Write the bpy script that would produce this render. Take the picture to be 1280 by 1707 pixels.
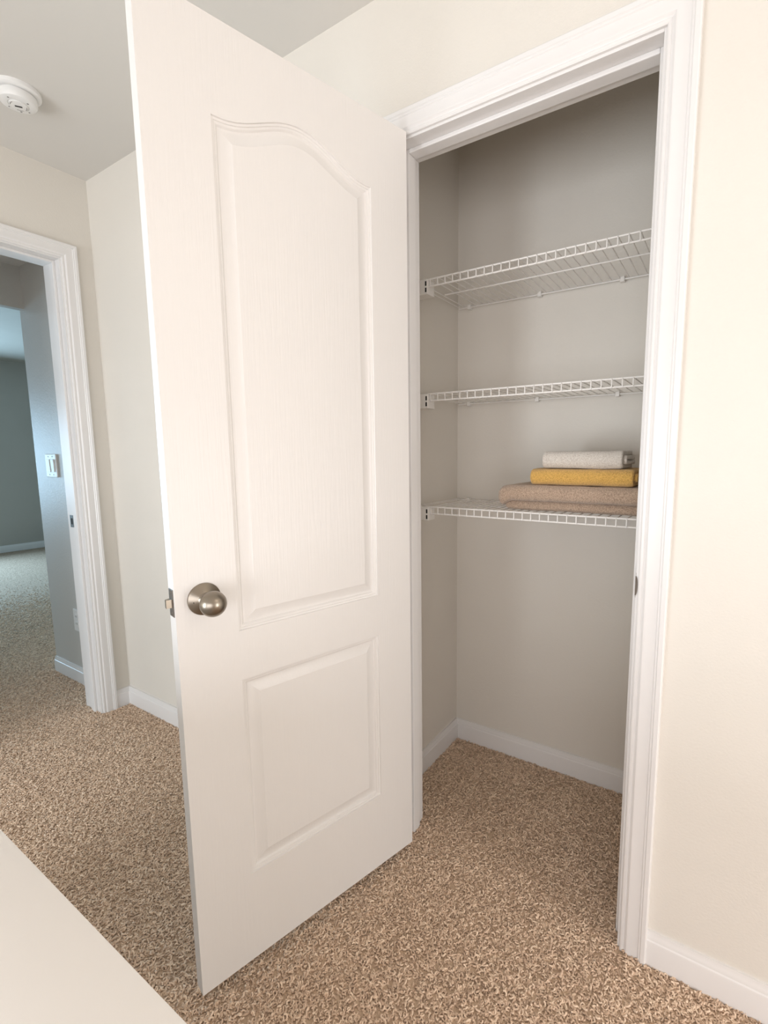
import bpy, bmesh, math, random
from mathutils import Vector, Matrix, noise
random.seed(7)
for o in list(bpy.data.objects):
    bpy.data.objects.remove(o, do_unlink=True)
C = bpy.context.scene.collection
scene = bpy.context.scene

# ------------------------------------------------------------------ measures
xR, Zh = 0.6418, 2.0493            # closet opening width, head height
TH, Wd, zb, T = 1.8214, 0.6362, 0.0235, 0.035   # door swing, width, floor gap, thickness
D, xcl, xcr = 0.5968, -0.1323, 0.7740           # closet back, left, right
H = 2.4198                          # ceiling
xA = -1.6616                        # hall end wall
JD = 0.1064                         # wall thickness at the closet
BB = 0.0850                         # baseboard height
REV, CW = 0.006, 0.061              # casing reveal and width
yj, zhA = -0.134, 2.057             # far doorway jamb and head
yC = -0.028                         # wall beyond the far doorway
HW, yH = 0.80, -0.996              # half wall height and hall-side face
XE, YB = 3.30, -3.40                # hall right end, stairwell back wall
HV = 2.195                          # vestibule ceiling

# ------------------------------------------------------------------ camera
cam = bpy.data.cameras.new('camera'); camo = bpy.data.objects.new('camera', cam); C.objects.link(camo)
fw = Vector((-0.53018, 0.83824, -0.12753)); rt = Vector((0.84553, 0.5339, -0.00591)); up = Vector((-0.06313, 0.11096, 0.99182))
camo.matrix_world = Matrix(((rt.x, up.x, -fw.x, 0.8034), (rt.y, up.y, -fw.y, -1.1684), (rt.z, up.z, -fw.z, 1.2251), (0, 0, 0, 1)))
cam.sensor_fit = 'HORIZONTAL'; cam.sensor_width = 36; cam.lens = 810.41 / 1280 * 36
cam.shift_x = -60.39 / 1280; cam.shift_y = 6.97 / 1280
cam.clip_start = 0.02
scene.camera = camo

# ------------------------------------------------------------------ world, lights, exposure
w = bpy.data.worlds.new('world'); scene.world = w; w.use_nodes = True
w.node_tree.nodes['Background'].inputs[0].default_value = (0.75, 0.86, 1.0, 1)
w.node_tree.nodes['Background'].inputs[1].default_value = 0.6
def area(name, loc, rot, sx, sy, power, col):
    l = bpy.data.lights.new(name, 'AREA'); l.shape = 'RECTANGLE'; l.size = sx; l.size_y = sy; l.energy = power; l.color = col
    o = bpy.data.objects.new(name, l); C.objects.link(o); o.location = loc; o.rotation_euler = rot
    return o
# daylight entering at the stairwell window behind the camera
area('window_daylight_stairwell', (1.75, YB + 0.06, 0.88), (math.radians(90), 0, 0), 2.8, 1.55, 52, (1.0, 0.975, 0.99))
area('fill_light_landing', (-0.82, YB + 0.06, 0.86), (math.radians(90), 0, 0), 1.25, 1.5, 54, (0.87, 0.94, 1.0))  # added cool fill from behind, brightening the left walls and far jamb
# added fill light at the unseen hall end, brightening the door's lower part
area('fill_light_hall_end', (XE - 0.06, -0.55, 0.72), (0, math.radians(90), 0), 1.15, 0.75, 25, (1.0, 0.97, 0.945))
# cool daylight entering at the far room's window
area('window_daylight_far_room', (-6.82, -0.35, 1.15), (0, math.radians(-90), 0), 1.1, 1.9, 195, (0.48, 0.76, 1.0))
scene.view_settings.view_transform = 'Standard'; scene.view_settings.look = 'None'
scene.view_settings.gamma = 1.0; scene.view_settings.use_curve_mapping = False
scene.view_settings.exposure = -0.05

# ------------------------------------------------------------------ helpers
def props(o, label=None, cat=None, group=None, kind=None):
    if label: o['label'] = label
    if cat: o['category'] = cat
    if group: o['group'] = group
    if kind: o['kind'] = kind
    return o
def empty(name, loc=(0, 0, 0), rz=0.0):
    o = bpy.data.objects.new(name, None); C.objects.link(o); o.location = loc; o.rotation_euler = (0, 0, rz)
    o.empty_display_size = 0.05
    return o
def obj(name, bm, mat, parent=None, smooth=None):
    bmesh.ops.recalc_face_normals(bm, faces=bm.faces[:])
    me = bpy.data.meshes.new(name); bm.to_mesh(me); bm.free()
    me.materials.append(mat)
    if smooth is not None:
        for p in me.polygons: p.use_smooth = True
        me.set_sharp_from_angle(angle=math.radians(smooth))
    o = bpy.data.objects.new(name, me); C.objects.link(o)
    if parent: o.parent = parent
    return o
def copy_of(o, parent, loc=None):
    c = o.copy(); C.objects.link(c); c.parent = parent
    if loc is not None: c.location = loc
    return c
def box(bm, x0, x1, y0, y1, z0, z1, bev=0.0, seg=2):
    r = bmesh.ops.create_cube(bm, size=1.0)
    vs = r['verts']
    for v in vs:
        v.co = Vector((x0 + (v.co.x + .5) * (x1 - x0), y0 + (v.co.y + .5) * (y1 - y0), z0 + (v.co.z + .5) * (z1 - z0)))
    if bev:
        es = list({e for v in vs for e in v.link_edges})
        bmesh.ops.bevel(bm, geom=es, offset=bev, segments=seg, profile=0.5, affect='EDGES')
    return bm
def boxes(*bs, bev=0.0):
    bm = bmesh.new()
    for b in bs: box(bm, *b, bev=bev)
    return bm
def loft(bm, rings, closed=True, caps=True):
    vr = [[bm.verts.new(p) for p in r] for r in rings]
    n = len(vr[0])
    for a, b in zip(vr, vr[1:]):
        for i in range(n if closed else n - 1):
            j = (i + 1) % n
            bm.faces.new((a[i], a[j], b[j], b[i]))
    if caps and closed:
        bm.faces.new(vr[0]); bm.faces.new(vr[-1][::-1])
    return vr
def tube(bm, pts, r, n=8):
    pts = [Vector(p) for p in pts]; rings = []
    nrm = None
    for i, p in enumerate(pts):
        a = pts[max(i - 1, 0)]; b = pts[min(i + 1, len(pts) - 1)]
        t = (b - a).normalized()
        if nrm is None:
            nrm = t.orthogonal().normalized()
        nrm = (nrm - t * nrm.dot(t)).normalized(); bi = t.cross(nrm)
        rings.append([p + (nrm * math.cos(2 * math.pi * k / n) + bi * math.sin(2 * math.pi * k / n)) * r for k in range(n)])
    loft(bm, rings)
    return bm
def lathe(bm, prof, frame, n=40):
    """prof: (radius, height) pairs; frame(a, b, h) -> point"""
    rings = []
    for r, h in prof:
        rings.append([frame(max(r, 1e-5) * math.cos(2 * math.pi * k / n), max(r, 1e-5) * math.sin(2 * math.pi * k / n), h) for k in range(n)])
    loft(bm, rings)
    return bm

# ------------------------------------------------------------------ materials
def base_mat(name, col, rough=0.5, metal=0.0, spec=0.5):
    m = bpy.data.materials.new(name); m.use_nodes = True
    b = m.node_tree.nodes['Principled BSDF']
    b.inputs['Base Color'].default_value = (*col, 1); b.inputs['Roughness'].default_value = rough
    b.inputs['Metallic'].default_value = metal; b.inputs['Specular IOR Level'].default_value = spec
    return m, m.node_tree, b
def noise_bump(nt, b, scale, strength, dist=0.001, mapping=(1, 1, 1), detail=3.0, rough=0.6):
    tc = nt.nodes.new('ShaderNodeTexCoord'); mp = nt.nodes.new('ShaderNodeMapping'); mp.inputs['Scale'].default_value = mapping
    nz = nt.nodes.new('ShaderNodeTexNoise'); nz.inputs['Scale'].default_value = scale; nz.inputs['Detail'].default_value = detail
    nz.inputs['Roughness'].default_value = rough
    bp = nt.nodes.new('ShaderNodeBump'); bp.inputs['Strength'].default_value = strength; bp.inputs['Distance'].default_value = dist
    nt.links.new(tc.outputs['Object'], mp.inputs['Vector']); nt.links.new(mp.outputs[0], nz.inputs['Vector'])
    nt.links.new(nz.outputs['Fac'], bp.inputs['Height']); nt.links.new(bp.outputs[0], b.inputs['Normal'])
    return nz, mp
def color_noise(nt, b, vec_from, scale, c0, c1, lo=0.3, hi=0.7, detail=2.0):
    nz = nt.nodes.new('ShaderNodeTexNoise'); nz.inputs['Scale'].default_value = scale; nz.inputs['Detail'].default_value = detail
    cr = nt.nodes.new('ShaderNodeValToRGB'); cr.color_ramp.elements[0].position = lo; cr.color_ramp.elements[1].position = hi
    cr.color_ramp.elements[0].color = (*c0, 1); cr.color_ramp.elements[1].color = (*c1, 1)
    nt.links.new(vec_from.outputs[0], nz.inputs['Vector']); nt.links.new(nz.outputs['Fac'], cr.inputs[0]); nt.links.new(cr.outputs[0], b.inputs['Base Color'])

WALLC = (0.755, 0.713, 0.648)
M = {}
M['wall'], nt, b = base_mat('wall_paint', WALLC, 0.62, spec=0.3)
nz, mp = noise_bump(nt, b, 170, 0.35, 0.0013, detail=2.5)
color_noise(nt, b, mp, 3.0, (0.75, 0.708, 0.643), (0.77, 0.728, 0.663))
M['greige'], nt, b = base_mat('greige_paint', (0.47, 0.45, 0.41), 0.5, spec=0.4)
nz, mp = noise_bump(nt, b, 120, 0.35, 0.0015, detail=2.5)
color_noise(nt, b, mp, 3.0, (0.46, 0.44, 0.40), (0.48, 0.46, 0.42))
M['greige_lit'], nt, b = base_mat('greige_lit_paint', (0.59, 0.565, 0.525), 0.45, spec=0.4)  # same wall paint as greige, lightened to put brighter light into the colour
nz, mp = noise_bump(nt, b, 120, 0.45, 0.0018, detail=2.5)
M['ceiling'], nt, b = base_mat('ceiling_paint', (0.70, 0.675, 0.635), 0.8, spec=0.2)
noise_bump(nt, b, 120, 0.15, 0.001)
M['trim'], nt, b = base_mat('trim_paint', (0.805, 0.785, 0.77), 0.33)
noise_bump(nt, b, 60, 0.02, 0.0003)
M['door'], nt, b = base_mat('door_paint', (0.80, 0.775, 0.75), 0.38)
noise_bump(nt, b, 1.0, 0.55, 0.0008, mapping=(230, 230, 9), detail=4)
M['half'], nt, b = base_mat('half_wall_paint', (0.87, 0.835, 0.80), 0.5, spec=0.3)
noise_bump(nt, b, 150, 0.08, 0.0008)
M['nickel'], nt, b = base_mat('satin_nickel', (0.30, 0.262, 0.215), 0.30, 1.0)
noise_bump(nt, b, 400, 0.03, 0.0003)
M['nickel_dark'], nt, b = base_mat('aged_nickel', (0.22, 0.19, 0.165), 0.42, 1.0)
noise_bump(nt, b, 300, 0.08, 0.0004)
M['hole'], nt, b = base_mat('dark_hole', (0.02, 0.017, 0.014), 0.8)
noise_bump(nt, b, 100, 0.05)
M['wire'], nt, b = base_mat('white_vinyl_wire', (0.84, 0.81, 0.77), 0.32)
noise_bump(nt, b, 200, 0.03, 0.0003)
M['plastic'], nt, b = base_mat('white_plastic', (0.82, 0.81, 0.79), 0.35)
noise_bump(nt, b, 150, 0.03, 0.0003)
M['slot_grey'], nt, b = base_mat('grey_recess', (0.28, 0.27, 0.26), 0.6)
noise_bump(nt, b, 150, 0.03, 0.0003)
M['glass'], nt, b = base_mat('window_glass', (0.9, 0.95, 1.0), 0.05)
noise_bump(nt, b, 4, 0.02); b.inputs['Transmission Weight'].default_value = 0.9
def terry(name, c0, c1):
    m, nt, b = base_mat(name, c1, 0.95, spec=0.1)
    b.inputs['Sheen Weight'].default_value = 0.35; b.inputs['Sheen Roughness'].default_value = 0.6
    nz, mp = noise_bump(nt, b, 420, 0.9, 0.0025, detail=3)
    color_noise(nt, b, mp, 330, c0, c1, 0.32, 0.62, 2.5)
    return m
M['tan'] = terry('tan_terry', (0.32, 0.22, 0.155), (0.58, 0.425, 0.31))
M['gold'] = terry('mustard_terry', (0.54, 0.295, 0.06), (0.79, 0.475, 0.125))
M['oat'] = terry('oatmeal_terry', (0.56, 0.49, 0.42), (0.78, 0.72, 0.645))
M['lamp'], nt, b = base_mat('lamp_glass', (0.95, 0.92, 0.86), 0.3)
b.inputs['Emission Color'].default_value = (1.0, 0.88, 0.74, 1); b.inputs['Emission Strength'].default_value = 4.0
noise_bump(nt, b, 30, 0.02)
# carpet
M['carpet'], nt, b = base_mat('carpet_backing', (0.36, 0.25, 0.17), 0.95, spec=0.1)
nz, mp = noise_bump(nt, b, 110, 0.9, 0.006, detail=3)
color_noise(nt, b, mp, 110, (0.30, 0.23, 0.175), (0.56, 0.44, 0.34), 0.34, 0.62, 2.5)
M['carpet_base'], nt, b = base_mat('carpet_base', (0.62, 0.46, 0.33), 0.95, spec=0.1)
noise_bump(nt, b, 200, 0.5, 0.003)
M['yarn'], nt, b = base_mat('carpet_yarn', (0.47, 0.33, 0.23), 0.92, spec=0.1)
oi = nt.nodes.new('ShaderNodeObjectInfo'); cr = nt.nodes.new('ShaderNodeValToRGB')
e = cr.color_ramp.elements
e[0].position = 0; e[0].color = (0.50, 0.355, 0.25, 1); e[1].position = 1; e[1].color = (0.92, 0.725, 0.55, 1)
k = e.new(0.35); k.color = (0.71, 0.52, 0.38, 1)
nt.links.new(oi.outputs['Random'], cr.inputs[0]); nt.links.new(cr.outputs[0], b.inputs['Base Color'])
b.inputs['Sheen Weight'].default_value = 0.2

# ================================================================== STRUCTURE
def struct(name, bm, mat, label, cat, smooth=None):
    return props(obj(name, bm, mat, smooth=smooth), label, cat, kind='structure')

FX = -7.0
struct('floor', boxes((FX, XE, YB, 3.2, -0.12, -0.006)), M['carpet'], 'tan carpeted floor running through hall, closet and far room', 'floor')
struct('ceiling', boxes((xA - 0.125, XE, YB, JD, H, H + 0.1)), M['ceiling'], 'plain off white ceiling above the hall', 'ceiling')
struct('ceiling_closet', boxes((xcl, xcr, JD, D, H, H + 0.1)), M['ceiling'], 'ceiling inside the linen closet', 'ceiling')
JT = 0.018
struct('wall_front', boxes((xA - 0.125, -JT, 0, JD, -0.02, H), (xR + JT, XE, 0, JD, -0.02, H), (-JT, xR + JT, 0, JD, Zh + JT, H)),
       M['wall'], 'cream hall wall with the closet opening in it', 'wall')
struct('wall_closet_back', boxes((xcl - 0.1, xcr + 0.1, D, D + 0.1, -0.02, H + 0.1)), M['wall'], 'back wall of the closet behind the wire shelves', 'wall')
struct('wall_closet_left', boxes((xcl - 0.1, xcl, JD, D, -0.02, H + 0.1)), M['wall'], 'left side wall inside the closet', 'wall')
struct('wall_closet_right', boxes((xcr, xcr + 0.1, JD, D, -0.02, H + 0.1)), M['wall'], 'right side wall inside the closet, hidden by the casing', 'wall')
yo0, yo1 = yj - 0.76, yj
WA0 = xA - 0.125
struct('wall_left', boxes((WA0, xA, yo1 + JT, 0, -0.02, H), (WA0, xA, YB, yo0 - JT, -0.02, H), (WA0, xA, yo0 - JT, yo1 + JT, zhA + JT, H)),
       M['wall'], 'cream wall at the hall end holding the far doorway', 'wall')
struct('wall_right', boxes((XE, XE + 0.1, YB, -1.0, -0.02, H), (XE, XE + 0.1, -0.1, 0, -0.02, H), (XE, XE + 0.1, -1.0, -0.1, -0.02, 0.10), (XE, XE + 0.1, -1.0, -0.1, 1.60, H)), M['wall'], 'wall closing the hall to the right, out of view', 'wall')
struct('wall_back', boxes((WA0, -1.52, YB - 0.1, YB, -0.02, H), (-0.12, 0.25, YB - 0.1, YB, -0.02, H), (-1.52, -0.12, YB - 0.1, YB, -0.02, 0.05), (-1.52, -0.12, YB - 0.1, YB, 1.68, H), (3.20, XE, YB - 0.1, YB, -0.02, H), (0.25, 3.20, YB - 0.1, YB, -0.02, 0.05), (0.25, 3.20, YB - 0.1, YB, 1.95, H)),
       M['wall'], 'stairwell wall behind the camera with a wide window', 'wall')
# half wall in the foreground; unseen left run lengthened to shade the hall floor
hw = empty('wall_half', (0, 0, 0)); props(hw, 'low cream half wall in the bottom left foreground', 'half wall', kind='structure')
obj('half_wall_body', boxes((-0.85, 0.55, yH - 0.118, yH - 0.008, -0.02, HW - 0.03)), M['half'], hw)
obj('half_wall_cap', boxes((-0.858, 0.558, yH - 0.126, yH, HW - 0.03, HW), bev=0.004), M['half'], hw, smooth=40)
# beyond the far doorway
xW = -2.405
struct('wall_vestibule', boxes((xW, WA0, yC, yC + 0.1, -0.02, H)), M['greige_lit'], 'narrow grey lit wall with switch beyond the far doorway', 'wall')
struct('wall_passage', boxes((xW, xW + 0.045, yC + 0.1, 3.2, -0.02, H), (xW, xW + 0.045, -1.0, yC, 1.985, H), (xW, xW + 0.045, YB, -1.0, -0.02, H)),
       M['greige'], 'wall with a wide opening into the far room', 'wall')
struct('ceiling_vestibule', boxes((xW + 0.045, WA0, -1.1, yC, HV, HV + 0.05)), M['ceiling'], 'low ceiling just beyond the far doorway', 'ceiling')
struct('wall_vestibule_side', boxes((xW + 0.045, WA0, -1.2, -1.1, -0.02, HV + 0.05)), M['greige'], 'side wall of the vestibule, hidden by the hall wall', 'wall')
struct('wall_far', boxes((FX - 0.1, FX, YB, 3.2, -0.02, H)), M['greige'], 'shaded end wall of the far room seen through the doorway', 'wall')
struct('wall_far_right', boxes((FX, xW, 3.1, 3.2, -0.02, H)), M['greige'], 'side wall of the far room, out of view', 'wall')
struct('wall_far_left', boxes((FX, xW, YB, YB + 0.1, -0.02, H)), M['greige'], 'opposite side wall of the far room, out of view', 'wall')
struct('ceiling_far', boxes((FX, xW, YB, 3.2, H, H + 0.1)), M['greige'], 'bluish lit ceiling of the far room', 'ceiling')  # darker wall colour used here to dim the brightly lit ceiling

# windows out of view; landing and hall-end ones added to carry fill light
def window(name, frame_boxes, pane_box, label):
    r = empty(name); props(r, label, 'window', kind='structure')
    for fb in frame_boxes: obj('window_frame', boxes(fb, bev=0.003), M['trim'], r)
    obj('pane', boxes(pane_box), M['glass'], r)
window('window_1', [(0.25, 0.30, YB - 0.09, YB - 0.01, 0.05, 1.95), (3.15, 3.20, YB - 0.09, YB - 0.01, 0.05, 1.95), (0.30, 3.15, YB - 0.09, YB - 0.01, 0.05, 0.10),
                    (0.30, 3.15, YB - 0.09, YB - 0.01, 1.90, 1.95), (1.69, 1.75, YB - 0.08, YB - 0.02, 0.10, 1.90)], (0.30, 3.15, YB - 0.053, YB - 0.047, 0.10, 1.90),
       'wide stairwell window behind the camera')
window('added_window_3', [(-1.52, -1.47, YB - 0.09, YB - 0.01, 0.05, 1.68), (-0.17, -0.12, YB - 0.09, YB - 0.01, 0.05, 1.68), (-1.47, -0.17, YB - 0.09, YB - 0.01, 0.05, 0.10),
                    (-1.47, -0.17, YB - 0.09, YB - 0.01, 1.63, 1.68)], (-1.47, -0.17, YB - 0.053, YB - 0.047, 0.10, 1.63),
       'added low window for fill light behind the camera, left of the wide one')
window('added_window_4', [(XE + 0.01, XE + 0.09, -1.00, -0.95, 0.10, 1.60), (XE + 0.01, XE + 0.09, -0.15, -0.10, 0.10, 1.60), (XE + 0.01, XE + 0.09, -0.95, -0.15, 0.10, 0.15),
                    (XE + 0.01, XE + 0.09, -0.95, -0.15, 1.55, 1.60)], (XE + 0.047, XE + 0.053, -0.95, -0.15, 0.15, 1.55),
       'added tall window for fill light at the right end of the hall, out of view')
window('window_2', [(FX, FX + 0.03, -1.40, -1.35, 0.60, 2.10), (FX, FX + 0.03, 0.65, 0.70, 0.60, 2.10), (FX, FX + 0.03, -1.35, 0.65, 0.60, 0.65), (FX, FX + 0.03, -1.35, 0.65, 2.05, 2.10)],
       (FX + 0.002, FX + 0.008, -1.35, 0.65, 0.65, 2.05), 'daylit window on the end wall of the far room')

# ------------------------------------------------------------------ casings, jambs, stops
CP = [(0, 0), (0, .0065), (.0025, .0085), (.0075, .009), (.0095, .0075), (.0115, .0085), (.0155, .0125), (.020, .0135), (.036, .012), (.0415, .0125),
      (.0435, .0150), (.0470, .0150), (.0490, .0175), (.0575, .0180), (.0600, .0165), (CW, .0130), (CW, 0)]
def casing(parent, a0, a1, zt, fn, mat):
    def ring(f): return [fn(*f(s, p)) for s, p in CP]
    for sgn, a in ((-1, a0 - REV), (1, a1 + REV)):
        bm = bmesh.new()
        loft(bm, [ring(lambda s, p: (a + sgn * s, p, -0.004)), ring(lambda s, p: (a + sgn * s, p, zt + REV + s))])
        obj('side_casing', bm, mat, parent, smooth=25)
    bm = bmesh.new()
    loft(bm, [ring(lambda s, p: (a0 - REV - s, p, zt + REV + s)), ring(lambda s, p: (a1 + REV + s, p, zt + REV + s))])
    obj('head_casing', bm, mat, parent, smooth=25)

t1 = empty('trim_1', (xR / 2, 0, 0)); t1.location = (0, 0, 0)
props(t1, 'white moulded casing and jamb around the closet opening', 'door frame', kind='structure')
casing(t1, 0, xR, Zh, lambda a, p, z: (a, -p, z), M['trim'])
obj('side_jamb', boxes((-JT, 0, 0, JD, -0.004, Zh + JT), bev=0.001), M['trim'], t1)
obj('side_jamb', boxes((xR, xR + JT, 0, JD, -0.004, Zh + JT), bev=0.001), M['trim'], t1)
obj('head_jamb', boxes((0, xR, 0, JD, Zh, Zh + JT), bev=0.001), M['trim'], t1)
SD0, SD1, ST = 0.037, 0.072, 0.011
obj('door_stop', boxes((0, ST, SD0, SD1, -0.004, Zh), bev=0.002), M['trim'], t1)
obj('door_stop', boxes((xR - ST, xR, SD0, SD1, -0.004, Zh), bev=0.002), M['trim'], t1)
obj('door_stop', boxes((ST, xR - ST, SD0, SD1, Zh - ST, Zh), bev=0.002), M['trim'], t1)
# strike plate on the latch side: flat plate on the jamb with a curled lip at its front edge
zs = 0.925
bm = boxes((xR - 0.0012, xR + 0.0004, 0.004, 0.032, zs - 0.0285, zs + 0.0285), bev=0.0003)
rings = []
n = 13
for i in range(n):
    z = zs + (i / (n - 1) * 2 - 1) * 0.022
    wl = 0.0012 + 0.0040 * math.sqrt(max(0, 1 - ((z - zs) / 0.0225) ** 2))
    rings.append([(xR - 0.0012, 0.005, z), (xR - 0.0012, -0.0010, z), (xR - 0.0012 + wl, -0.0030, z), (xR - 0.0012 + wl, -0.0014, z), (xR + 0.0004, 0.0003, z), (xR + 0.0002, 0.005, z)])
loft(bm, rings)
obj('strike_plate', bm, M['nickel_dark'], t1, smooth=40)

t2 = empty('trim_2', (0, 0, 0)); props(t2, 'white moulded casing and jamb of the far doorway', 'door frame', kind='structure')
casing(t2, yo0, yo1, zhA, lambda a, p, z: (xA + p, a, z), M['trim'])
obj('side_jamb', boxes((WA0 - 0.03, xA, yo1, yo1 + JT, -0.004, zhA + JT), bev=0.001), M['trim'], t2)
obj('side_jamb', boxes((WA0 - 0.03, xA, yo0 - JT, yo0, -0.004, zhA + JT), bev=0.001), M['trim'], t2)
obj('head_jamb', boxes((WA0 - 0.03, xA, yo0, yo1, zhA, zhA + JT), bev=0.001), M['trim'], t2)
obj('door_stop', boxes((xA - 0.075, xA - 0.040, yo1 - ST, yo1, -0.004, zhA), bev=0.002), M['trim'], t2)
obj('door_stop', boxes((xA - 0.075, xA - 0.040, yo0, yo0 + ST, -0.004, zhA), bev=0.002), M['trim'], t2)
obj('door_stop', boxes((xA - 0.075, xA - 0.040, yo0 + ST, yo1 - ST, zhA - ST, zhA), bev=0.002), M['trim'], t2)
bm = boxes((xA - 0.132, xA - 0.098, yo1 - 0.0015, yo1 + 0.0005, 0.893, 0.950), bev=0.0005)
so = obj('strike_plate', bm, M['nickel_dark'], t2)
obj('latch_hole', boxes((xA - 0.122, xA - 0.108, yo1 - 0.0018, yo1, 0.907, 0.936)), M['hole'], so)

# ------------------------------------------------------------------ baseboards
BP = [(0, -0.004), (.0125, -0.004), (.0125, .058), (.0115, .0625), (.0090, .0650), (.0090, .0690), (.0070, .0740), (.0055, .0800), (.0050, BB), (0, BB)]
def baseboard(name, a, b, nrm, label, m0=0, m1=0):
    """run a -> b along a wall; nrm points into the room; m0/m1 mitre (+1 inside corner, -1 outside, 0 butt)"""
    a = Vector((*a, 0)); b = Vector((*b, 0)); d = (b - a).normalized(); nv = Vector((*nrm, 0))
    bm = bmesh.new()
    loft(bm, [[a + nv * p + Vector((0, 0, z)) + d * p * m0 for p, z in BP], [b + nv * p + Vector((0, 0, z)) - d * p * m1 for p, z in BP]])
    return props(obj(name, bm, M['trim'], smooth=25), label, 'baseboard', kind='structure')
cx0, cx1 = -REV - CW, xR + REV + CW
baseboard('baseboard_front_left', (xA, 0), (cx0, 0), (0, -1), 'white baseboard on the hall wall behind the open door', 1, 0)
baseboard('baseboard_front_right', (cx1, 0), (XE, 0), (0, -1), 'white baseboard to the right of the closet casing')
baseboard('baseboard_left', (xA, yo1 + REV + CW), (xA, 0), (1, 0), 'short white baseboard between far doorway and corner', 0, 1)
baseboard('baseboard_closet_back', (xcl, D), (xcr, D), (0, -1), 'white baseboard along the closet back wall', 1, 1)
baseboard('baseboard_closet_left', (xcl, JD), (xcl, D), (1, 0), 'white baseboard along the left closet wall', 0, 1)
baseboard('baseboard_closet_right', (xcr, JD), (xcr, D), (-1, 0), 'white baseboard along the hidden right closet wall', 0, 1)
baseboard('baseboard_vestibule', (xW, yC), (WA0 - 0.03, yC), (0, -1), 'white baseboard under the switch beyond the doorway')
baseboard('baseboard_far', (FX, YB), (FX, 3.1), (1, 0), 'white baseboard along the far room end wall')

# ================================================================== CLOSET DOOR
dr = empty('door_1', (0, -0.008, zb), -TH)
props(dr, 'open white two panel closet door with arched upper panel', 'door', kind='structure')
V0, V1 = 0.008, 0.008 + T
DH = 2.03
PU0, PU1 = Wd - 0.5148, Wd - 0.1273       # panel left/right measured from the hinge
def arch(u):
    t = (u - 0.5 * (PU0 + PU1)) / 0.182
    return 1.855 + (0.054 * math.cos(t * math.pi / 2) ** 2 if abs(t) < 1 else 0)
def up_ring(d):
    um = 0.5 * (PU0 + PU1); hw_ = 0.5 * (PU1 - PU0); out = [(PU0 + d, 0.8165 + d), (PU1 - d, 0.8165 + d)]
    for i in range(49):
        u = um + (hw_ - d) * (1 - 2 * i / 48)
        sl = (arch(u + 1e-4) - arch(u - 1e-4)) / 2e-4
        out.append((u, arch(u) - d * math.sqrt(1 + sl * sl)))
    return out
def lo_ring(d):
    return [(PU0 + d, 0.2223 + d), (PU1 - d, 0.2223 + d), (PU1 - d, 0.7034 - d), (PU0 + d, 0.7034 - d)]
up_loop, lo_loop = up_ring(0), lo_ring(0)
PROF = [(0, 0), (.0012, .0028), (.0050, .0036), (.0062, .0052), (.0100, .0062), (.0135, .0092), (.0165, .0098), (.0190, .0096), (.0390, .0030), (.0405, .0022), (.0420, .0022)]
def door_panel(loop, vface, s):
    bm = bmesh.new(); prev = None
    for off, dep in PROF:
        ring = [bm.verts.new((p[0], vface - s * dep, p[1])) for p in loop(off)]
        if prev:
            for i in range(len(ring)):
                j = (i + 1) % len(ring)
                bm.faces.new((prev[i], prev[j], ring[j], ring[i]))
        prev = ring
    bm.faces.new(prev)
    return obj('panel', bm, M['door'], dr, smooth=22)
bm = bmesh.new()
corner = {}
for vf in (V0, V1):
    edges = []
    rect = [(0.002, 0), (Wd, 0), (Wd, DH), (0.002, DH)]
    for lp in (rect, up_loop, lo_loop):
        vs = [bm.verts.new((u, vf, z)) for u, z in lp]
        if lp is rect: corner[vf] = vs
        for i in range(len(vs)): edges.append(bm.edges.new((vs[i], vs[(i + 1) % len(vs)])))
    bmesh.ops.triangle_fill(bm, use_beauty=True, use_dissolve=False, edges=edges)
for i in range(4):
    j = (i + 1) % 4
    bm.faces.new((corner[V0][i], corner[V0][j], corner[V1][j], corner[V1][i]))
obj('door_slab', bm, M['door'], dr)
for lp in (up_ring, lo_ring):
    door_panel(lp, V1, 1); door_panel(lp, V0, -1)
# knob sets on both faces
KU, KZ = 0.579, 0.905
def knobset(vf, s):
    fr = lambda a, b_, h: (KU + a, vf + s * h, KZ + b_)
    bm = bmesh.new()
    lathe(bm, [(0, 0), (.0338, 0), (.0340, .0022), (.0332, .0040), (.0312, .0052), (.0215, .0108), (.0165, .0135), (.0150, .0165), (.0142, .0175), (0, .0175)], fr, 56)
    ro = obj('rosette', bm, M['nickel'], dr, smooth=35)
    bm = bmesh.new()
    prof = [(0, .0170), (.0105, .0172), (.0105, .0250)]
    R0 = 0.0262; ch = 0.0500
    for i in range(0, 23):
        a = math.radians(-62 + 152 * i / 22)
        prof.append((R0 * math.cos(a), ch + R0 * 0.92 * math.sin(a)))
    prof.append((0, ch + R0 * 0.92))
    lathe(bm, prof, fr, 56)
    kb = obj('door_knob', bm, M['nickel'], dr, smooth=40)
    if s > 0:
        bm = bmesh.new()
        lathe(bm, [(0, .0090), (.0024, .0090), (.0024, .0096), (0, .0096)], lambda a, b_, h: (KU + 0.0225 + a, vf + s * h, KZ - 0.002 + b_), 16)
        obj('privacy_hole', bm, M['hole'], ro)
knobset(V1, 1); knobset(V0, -1)
vm = (V0 + V1) / 2
lp = obj('latch_plate', boxes((Wd - 0.0005, Wd + 0.0014, vm - 0.0125, vm + 0.0125, KZ - 0.0285, KZ + 0.0285), bev=0.0005), M['nickel_dark'], dr)
bm = bmesh.new()      # bevelled spring bolt
bz0, bz1 = KZ - 0.0085, KZ + 0.0085
loft(bm, [[(Wd + 0.001, vm - 0.0075, z), (Wd + 0.0125, vm - 0.0015, z), (Wd + 0.0130, vm + 0.0075, z), (Wd + 0.001, vm + 0.0075, z)] for z in (bz0, bz1)])
obj('latch_bolt', bm, M['nickel'], lp)
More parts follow.
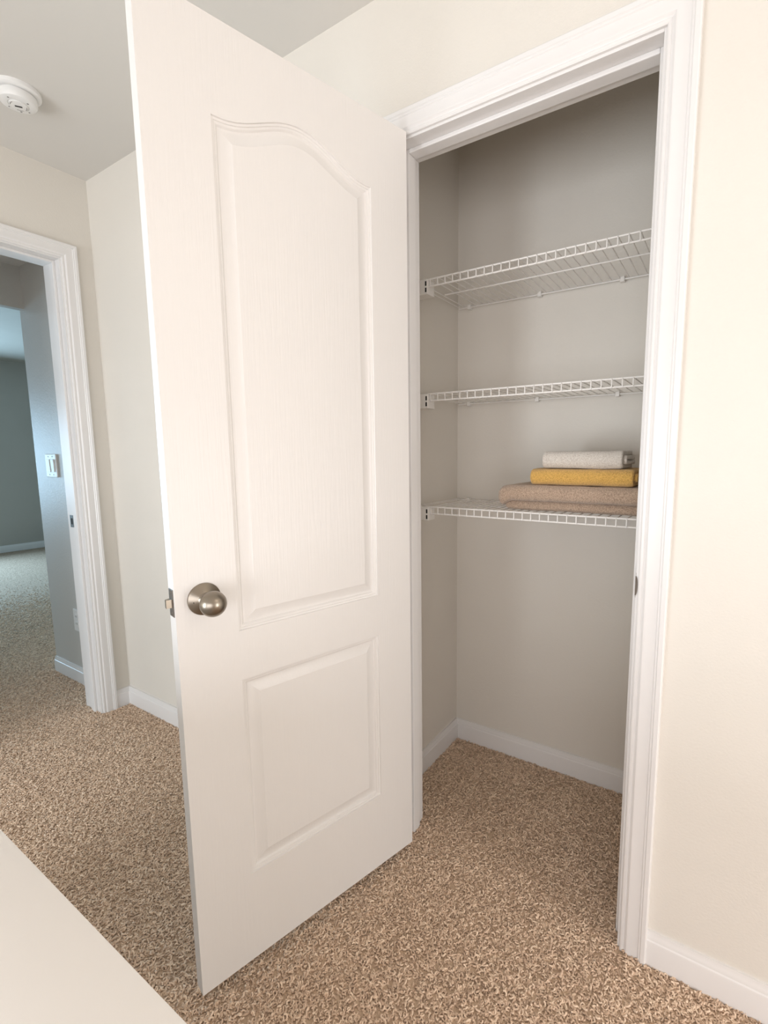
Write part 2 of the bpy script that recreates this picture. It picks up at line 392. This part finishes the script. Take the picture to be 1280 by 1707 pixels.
for dz in (-0.0215, 0.0215):
    bm = bmesh.new(); lathe(bm, [(0, .0010), (.0032, .0010), (.0028, .0019), (0, .0019)], lambda a, b_, h: (Wd + h, vm + a, KZ + dz + b_), 14)
    obj('screw', bm, M['nickel'], lp)
for hz in (0.18, 1.02, 1.82):
    bm = bmesh.new(); lathe(bm, [(0, 0), (.0055, 0), (.0055, .089), (0, .089)], lambda a, b_, h: (a + 0.0, b_ - 0.0, hz + h), 16)
    hg = obj('hinge', bm, M['nickel'], dr, smooth=40)
    obj('hinge_leaf', boxes((0.0008, 0.0022, 0.004, 0.034, hz, hz + 0.089)), M['nickel'], hg)

# ================================================================== WIRE SHELVES
WS = 0.0272
YF, YBK = 0.2547, D - 0.012
XS0, XS1 = -0.062, xcr - 0.006
def make_shelf(z, label, first=None):
    s = empty('wire_shelf', (0, 0, z)); props(s, label, 'shelf', 'wire shelves in the closet')
    s['group'] = 'wire shelves in the closet'
    if first:
        for ch in first.children:
            c = copy_of(ch, s)
            for g in ch.children: copy_of(g, c)
        return s
    r, rr = 0.0017, 0.0029
    def rod(name, y, zz, x0, rad=rr):
        bm = bmesh.new(); tube(bm, [(x0, y, zz), (XS1, y, zz)], rad, 10); return obj(name, bm, M['wire'], s, smooth=50)
    rod('front_rod', YF, 0, XS0); rod('lip_rod', YF - 0.001, -0.0225, XS0)
    rod('cross_rod', YF + 0.15, -rr - r, XS0 - 0.02, 0.0026); rod('back_rod', YBK, -rr - r, xcl + 0.012)
    me = None; x = XS0 + 0.012; i = 0
    while x < XS1 - 0.004:
        if me is None:
            bm = bmesh.new()
            tube(bm, [(0, YBK + 0.004, 0), (0, YF + 0.004, 0), (0, YF - 0.0030, -0.0008), (0, YF - 0.0046, -0.0040), (0, YF - 0.0046, -0.0245)], r, 6)
            o = obj('deck_wire', bm, M['wire'], s, smooth=60); o.location = (x, 0, 0); me = o
        else: copy_of(me, s, (x, 0, 0))
        x += WS
    bm = bmesh.new(); tube(bm, [(0, YBK + 0.004, 0), (0, YF + 0.03, 0)], r, 6)
    sw0 = obj('deck_wire', bm, M['wire'], s, smooth=60); sw0.location = (xcl + 0.012, 0, 0)
    copy_of(sw0, s, (xcl + 0.034, 0, 0))
    # moulded end bracket on the left wall with two dark slots
    br = obj('end_bracket', boxes((xcl, -0.0575, YF - 0.012, YF + 0.034, -0.047, 0.0), bev=0.002), M['wire'], s)
    for zz in ((-0.0215, -0.0075), (-0.0410, -0.0275)):
        obj('bracket_slot', boxes((-0.0655, -0.0600, YF - 0.0128, YF - 0.010, *zz)), M['hole'], br)
    b2 = obj('end_bracket', boxes((xcr - 0.0035, xcr, 0.245, 0.310, -0.047, 0.002), bev=0.0015), M['wire'], s)
    obj('bracket_arm', boxes((xcr - 0.012, xcr - 0.002, YF - 0.006, YF + 0.02, -0.028, 0.002)), M['wire'], b2)
    for xx in (-0.075, 0.20, 0.475):
        obj('wall_clip', boxes((xx - 0.007, xx + 0.007, YBK - 0.008, D, -0.013, 0.004), bev=0.002), M['wire'], s)
    return s
sh = make_shelf(1.7854, 'topmost white wire shelf, empty, seen from below')
make_shelf(1.4226, 'middle white wire shelf, empty, at eye level', sh)
make_shelf(1.0435, 'lowest white wire shelf carrying the folded towels', sh)

# ================================================================== TOWELS
def wob(p, amp, sc=9.0, seed=0.0):
    return Vector((noise.noise(p * sc + Vector((seed, 0, 0))), noise.noise(p * sc + Vector((0, seed + 5, 0))), noise.noise(p * sc + Vector((0, 0, seed + 9))))) * amp
def soft_slab(x0, x1, y0, y1, z0, z1, r, nx, ny, nz_, amp, seed, sag=None):
    bm = bmesh.new(); h = Vector(((x1 - x0) / 2, (y1 - y0) / 2, (z1 - z0) / 2)); c = Vector(((x0 + x1) / 2, (y0 + y1) / 2, (z0 + z1) / 2))
    vmap = {}
    def V(i, j, k):
        key = (i, j, k)
        if key not in vmap:
            p = Vector(((i / nx * 2 - 1) * h.x, (j / ny * 2 - 1) * h.y, (k / nz_ * 2 - 1) * h.z))
            q = Vector((max(-h.x + r[0], min(h.x - r[0], p.x)), max(-h.y + r[1], min(h.y - r[1], p.y)), max(-h.z + r[2], min(h.z - r[2], p.z))))
            d = p - q; e = Vector((d.x / r[0], d.y / r[1], d.z / r[2]))
            if e.length > 1e-6: e = e.normalized() * min(1.0, max(abs(e.x), abs(e.y), abs(e.z)))
            p = q + Vector((e.x * r[0], e.y * r[1], e.z * r[2])) + c
            p += wob(p, amp, 16, seed) + wob(p, amp * 0.35, 70, seed + 3)
            if sag: p.z += sag(p)
            vmap[key] = bm.verts.new(p)
        return vmap[key]
    for i in range(nx):
        for j in range(ny):
            for k in (0, nz_): bm.faces.new((V(i, j, k), V(i + 1, j, k), V(i + 1, j + 1, k), V(i, j + 1, k)))
    for i in range(nx):
        for k in range(nz_):
            for j in (0, ny): bm.faces.new((V(i, j, k), V(i + 1, j, k), V(i + 1, j, k + 1), V(i, j, k + 1)))
    for j in range(ny):
        for k in range(nz_):
            for i in (0, nx): bm.faces.new((V(i, j, k), V(i, j + 1, k), V(i, j + 1, k + 1), V(i, j, k + 1)))
    return bm
ZT = 1.0435 + 0.0034
tw = empty('tan_towel', (0.42, 0.42, ZT)); tw.location = (0, 0, 0)
props(tw, 'large tan terry bath towel, lowest of the folded stack', 'towel', 'folded towels on the lowest shelf')
obj('lower_fold', soft_slab(0.200, 0.655, 0.291, 0.560, ZT, ZT + 0.033, (.012, .016, .0165), 110, 60, 10, 0.0014, 1.0), M['tan'], tw, smooth=180)
def hook(p):
    t = max(0.0, min(1.0, (0.232 - p.x) / 0.05)); s_ = t * t * (3 - 2 * t)
    low = max(0.0, min(1.0, (ZT + 0.062 - p.z) / 0.03))
    return -0.020 * s_ * low - 0.006 * t
obj('upper_fold', soft_slab(0.186, 0.660, 0.258, 0.565, ZT + 0.0310, ZT + 0.0805, (.026, .024, .025), 120, 66, 16, 0.0016, 2.0, hook), M['tan'], tw, smooth=180)

def folded(name, x0, x1, y0, y1, z0, hgt, th, mat, label, seed, nx=90):
    """fabric folded twice: two nested U-folds closed at the front, layer ends showing at the sides"""
    bm = bmesh.new()
    zc = z0 + hgt / 2
    def strip(rad, yf, yb_b, yb_t, xs0, xs1, sd):
        path = [(yb_b + (yf + rad - yb_b) * i / 14, zc - rad) for i in range(15)]
        path += [(yf + rad - rad * math.sin(math.pi * i / 12), zc - rad * math.cos(math.pi * i / 12)) for i in range(1, 12)]
        path += [(yf + rad + (yb_t - yf - rad) * i / 14, zc + rad) for i in range(15)]
        n = len(path); sec = []
        nr = []
        for i in range(n):
            a = path[max(i - 1, 0)]; c = path[min(i + 1, n - 1)]
            ty, tz = c[0] - a[0], c[1] - a[1]; L = math.hypot(ty, tz); nr.append((tz / L, -ty / L))
        outer = [(p[0] - nn[0] * th / 2 * -1, p[1] - nn[1] * th / 2 * -1) for p, nn in zip(path, nr)]
        inner = [(p[0] + nn[0] * th / 2 * -1, p[1] + nn[1] * th / 2 * -1) for p, nn in zip(path, nr)]
        sec = outer + inner[::-1]
        rings = []
        for i in range(nx + 1):
            f = i / nx
            x = xs0 + (xs1 - xs0) * f
            edge = min(f, 1 - f) * (xs1 - xs0)
            k = 1.0 if edge > 0.008 else 0.86 + 0.14 * math.sqrt(max(0, 1 - (1 - edge / 0.008) ** 2))
            ring = []
            for y, z in sec:
                p = Vector((x, yf + rad + (y - yf - rad) * k, zc + (z - zc) * k))
                p += wob(p, 0.0016, 15, sd) + wob(p, 0.0006, 70, sd + 2)
                ring.append(p)
            rings.append(ring)
        loft(bm, rings)
    strip(hgt / 2 - th / 2, y0 + th / 2, y1, y1 - 0.006, x0, x1, seed)
    strip(max(hgt / 2 - 1.5 * th, 0.004), y0 + 1.75 * th, y1 - 0.004, y1 - 0.01, x0 + 0.004, x1 + 0.009, seed + 4)
    o = obj(name, bm, mat, smooth=180)
    return props(o, label, 'towel', 'folded towels on the lowest shelf')
folded('mustard_towel', 0.290, 0.583, 0.274, 0.505, 1.1285, 0.0490, 0.0118, M['gold'], 'mustard yellow folded towel in the middle of the stack', 11.0)
folded('oatmeal_towel', 0.324, 0.552, 0.278, 0.470, 1.1788, 0.0510, 0.0122, M['oat'], 'small oatmeal white folded towel on top of the stack', 21.0)

# ================================================================== WALL AND CEILING FITTINGS
sd = empty('smoke_detector', (-1.256, -0.380, H)); props(sd, 'round white smoke detector on the hall ceiling', 'smoke detector')
fr = lambda a, b_, h: (a, b_, -h)
bm = bmesh.new(); lathe(bm, [(0, 0), (.0650, 0), (.0655, .0040), (.0645, .0110), (.0610, .0140), (.0500, .0150), (0, .0150)], fr, 56); obj('mounting_base', bm, M['plastic'], sd, smooth=40)
bm = bmesh.new(); lathe(bm, [(0, .0150), (.0470, .0150), (.0475, .0180), (.0520, .0195), (.0530, .0230), (.0525, .0350), (.0490, .0420), (.0420, .0450), (.0290, .0458), (.0280, .0440), (.0262, .0440), (.0252, .0475), (.0190, .0490), (0, .0492)], fr, 56)
bd = obj('detector_body', bm, M['plastic'], sd, smooth=30)
obj('sounder_slot', boxes((-0.010, 0.010, -0.0032, 0.0032, -0.0502, -0.0480), bev=0.0008), M['hole'], bd).rotation_euler = (0, 0, 1.0)
for k, (a, rad, sz) in enumerate(((0.4, .036, .0030), (1.9, .036, .0024), (2.6, .034, .0030), (5.2, .038, .0026), (3.6, .034, .0022))):
    bm = bmesh.new(); lathe(bm, [(0, .0430), (sz, .0430), (sz, .0464), (0, .0464)], lambda x, y, h: (rad * math.cos(a) + x, rad * math.sin(a) + y, -h), 12)
    obj('vent_hole', bm, M['slot_grey'], bd)
# curved grille slits around the sounder
for a0 in (0.9, 2.2, 4.3):
    bm = bmesh.new(); tube(bm, [(0.0215 * math.cos(a0 + t * 0.16), 0.0215 * math.sin(a0 + t * 0.16), -0.0484) for t in range(6)], 0.0011, 6)
    obj('grille_slit', bm, M['slot_grey'], bd)

sx0, sx1 = -2.272, -2.142
sw = empty('light_switch', (0.5 * (sx0 + sx1), yC, 1.174)); props(sw, 'white double rocker light switch on wall beyond the far doorway', 'light switch')
obj('cover_plate', boxes((-0.062, 0.062, -0.006, 0, -0.0600, 0.0600), bev=0.002), M['plastic'], sw)
for xx in (-0.0235, 0.0235):
    rk = obj('rocker', boxes((xx - 0.0165, xx + 0.0165, -0.0095, -0.005, -0.0335, 0.0335), bev=0.001), M['plastic'], sw)
    rk.rotation_euler = (0.03, 0, 0)
    for zz in (-0.047, 0.047):
        bm = bmesh.new(); lathe(bm, [(0, .0055), (.0035, .0055), (.003, .0068), (0, .0070)], lambda a, b_, h: (xx + a, -h, zz + b_), 12); obj('screw', bm, M['slot_grey'], sw)
ou = empty('wall_outlet', (-2.086, yC, 0.353)); props(ou, 'white wall outlet low beside the far doorway jamb', 'outlet')
obj('cover_plate', boxes((-0.036, 0.036, -0.006, 0, -0.0600, 0.0600), bev=0.002), M['plastic'], ou)
for zz in (-0.02, 0.02):
    rc = obj('receptacle', boxes((-0.0165, 0.0165, -0.0075, -0.005, zz - 0.0145, zz + 0.0145), bev=0.001), M['plastic'], ou)
    for xx in (-0.0065, 0.0065): obj('slot', boxes((xx - 0.001, xx + 0.001, -0.0079, -0.007, zz - 0.002, zz + 0.007)), M['hole'], rc)

# ceiling lamp along the hall (out of view to the right) that lights the hall
LX, LY = 2.25, -0.55
cl = empty('ceiling_lamp', (LX, LY, H)); props(cl, 'frosted dome ceiling lamp further along the hall', 'ceiling lamp')
bm = bmesh.new(); lathe(bm, [(0, 0), (.150, 0), (.152, .012), (.148, .022), (0, .022)], fr, 40); obj('lamp_base', bm, M['nickel'], cl, smooth=40)
bm = bmesh.new(); lathe(bm, [(.140, .022), (.138, .040), (.118, .066), (.080, .084), (.040, .092), (0, .094)], fr, 40); obj('lamp_dome', bm, M['lamp'], cl, smooth=60)
ld = bpy.data.lights.new('lamp_bulb', 'POINT'); ld.energy = 7; ld.color = (1.0, 0.93, 0.86); ld.shadow_soft_size = 0.11
lo = bpy.data.objects.new('lamp_bulb', ld); C.objects.link(lo); lo.parent = cl; lo.location = (0, 0, -0.22)

# ================================================================== CARPET PILE (stuff)
bm = bmesh.new()
for x0, x1, y0, y1 in ((xA, 1.7, -1.12, 0), (0, xR, 0, JD), (xcl, xcr, JD, D), (WA0 - 0.03, xA, yo0, yo1), (-2.9, WA0 - 0.03, -1.0, yC)) + tuple((-5.6 + i * 0.3, -5.3 + i * 0.3, -1.0, yC if i > 8 else 1.3) for i in range(9)) + ((-2.9, xW, yC, 1.3),):
    bm.faces.new([bm.verts.new(p) for p in ((x0, y0, -0.0055), (x1, y0, -0.0055), (x1, y1, -0.0055), (x0, y1, -0.0055))])
bm.faces.ensure_lookup_table()
for f in bm.faces[5:]:            # beyond the vestibule the plain floor shows between the thinning tufts
    for v in f.verts: v.co.z = -0.0068
pile = obj('carpet_pile', bm, M['carpet_base']); props(pile, 'curly tan carpet pile covering the hall and closet floor', 'carpet', kind='stuff')
ng = bpy.data.node_groups.new('pile', 'GeometryNodeTree')
ng.interface.new_socket('Geometry', in_out='INPUT', socket_type='NodeSocketGeometry'); ng.interface.new_socket('Geometry', in_out='OUTPUT', socket_type='NodeSocketGeometry')
N, Lk = ng.nodes, ng.links
gi = N.new('NodeGroupInput'); go = N.new('NodeGroupOutput')
dp = N.new('GeometryNodeDistributePointsOnFaces'); dp.distribute_method = 'RANDOM'; dp.inputs['Density'].default_value = 42000
Lk.new(gi.outputs[0], dp.inputs['Mesh'])
ps = N.new('GeometryNodeInputPosition'); sp = N.new('ShaderNodeSeparateXYZ'); mr = N.new('ShaderNodeMapRange'); mr.interpolation_type = 'SMOOTHERSTEP'; pw = N.new('ShaderNodeMath'); pw.operation = 'POWER'; pw.inputs[1].default_value = 1.5; ml = N.new('ShaderNodeMath'); ml.operation = 'MULTIPLY'; ml.inputs[1].default_value = 42000
mr.inputs['From Min'].default_value = -5.4; mr.inputs['From Max'].default_value = -1.9; mr.inputs['To Min'].default_value = 0; mr.inputs['To Max'].default_value = 1
Lk.new(ps.outputs[0], sp.inputs[0]); Lk.new(sp.outputs[0], mr.inputs['Value']); Lk.new(mr.outputs[0], pw.inputs[0]); Lk.new(pw.outputs[0], ml.inputs[0]); Lk.new(ml.outputs[0], dp.inputs['Density'])
jn = N.new('GeometryNodeJoinGeometry')
for rad, sweep in ((0.0052, 1.7), (0.0040, 2.9), (0.0075, 1.3)):
    arc = N.new('GeometryNodeCurveArc'); arc.mode = 'RADIUS'
    arc.inputs['Resolution'].default_value = 6; arc.inputs['Radius'].default_value = rad; arc.inputs['Sweep Angle'].default_value = sweep
    tr = N.new('GeometryNodeTransform'); tr.inputs['Translation'].default_value = (-rad * 0.8, 0, 0.0025)
    cc = N.new('GeometryNodeCurvePrimitiveCircle'); cc.inputs['Resolution'].default_value = 5; cc.inputs['Radius'].default_value = 0.00175
    cm = N.new('GeometryNodeCurveToMesh'); cm.inputs['Fill Caps'].default_value = True
    ss = N.new('GeometryNodeSetShadeSmooth'); sm = N.new('GeometryNodeSetMaterial'); sm.inputs['Material'].default_value = M['yarn']
    gt = N.new('GeometryNodeGeometryToInstance')
    Lk.new(arc.outputs[0], cm.inputs['Curve']); Lk.new(cc.outputs[0], cm.inputs['Profile Curve']); Lk.new(cm.outputs[0], tr.inputs[0])
    Lk.new(tr.outputs[0], ss.inputs[0]); Lk.new(ss.outputs[0], sm.inputs[0]); Lk.new(sm.outputs[0], gt.inputs[0]); Lk.new(gt.outputs[0], jn.inputs[0])
ip = N.new('GeometryNodeInstanceOnPoints'); ip.inputs['Pick Instance'].default_value = True
rv = N.new('FunctionNodeRandomValue'); rv.data_type = 'FLOAT_VECTOR'
rv.inputs['Min'].default_value = (-0.75, -0.75, 0); rv.inputs['Max'].default_value = (0.75, 0.75, 6.283)
rs = N.new('FunctionNodeRandomValue'); rs.data_type = 'FLOAT'; rs.inputs[2].default_value = 0.75; rs.inputs[3].default_value = 1.3; rs.inputs['Seed'].default_value = 3
ri = N.new('FunctionNodeRandomValue'); ri.data_type = 'INT'; ri.inputs[4].default_value = 0; ri.inputs[5].default_value = 2; ri.inputs['Seed'].default_value = 5
Lk.new(dp.outputs['Points'], ip.inputs['Points']); Lk.new(jn.outputs[0], ip.inputs['Instance'])
Lk.new(rv.outputs[0], ip.inputs['Rotation']); Lk.new(rs.outputs[1], ip.inputs['Scale']); Lk.new(ri.outputs[2], ip.inputs['Instance Index'])
jo = N.new('GeometryNodeJoinGeometry'); Lk.new(gi.outputs[0], jo.inputs[0]); Lk.new(ip.outputs[0], jo.inputs[0]); Lk.new(jo.outputs[0], go.inputs[0])
pile.modifiers.new('pile', 'NODES').node_group = ng
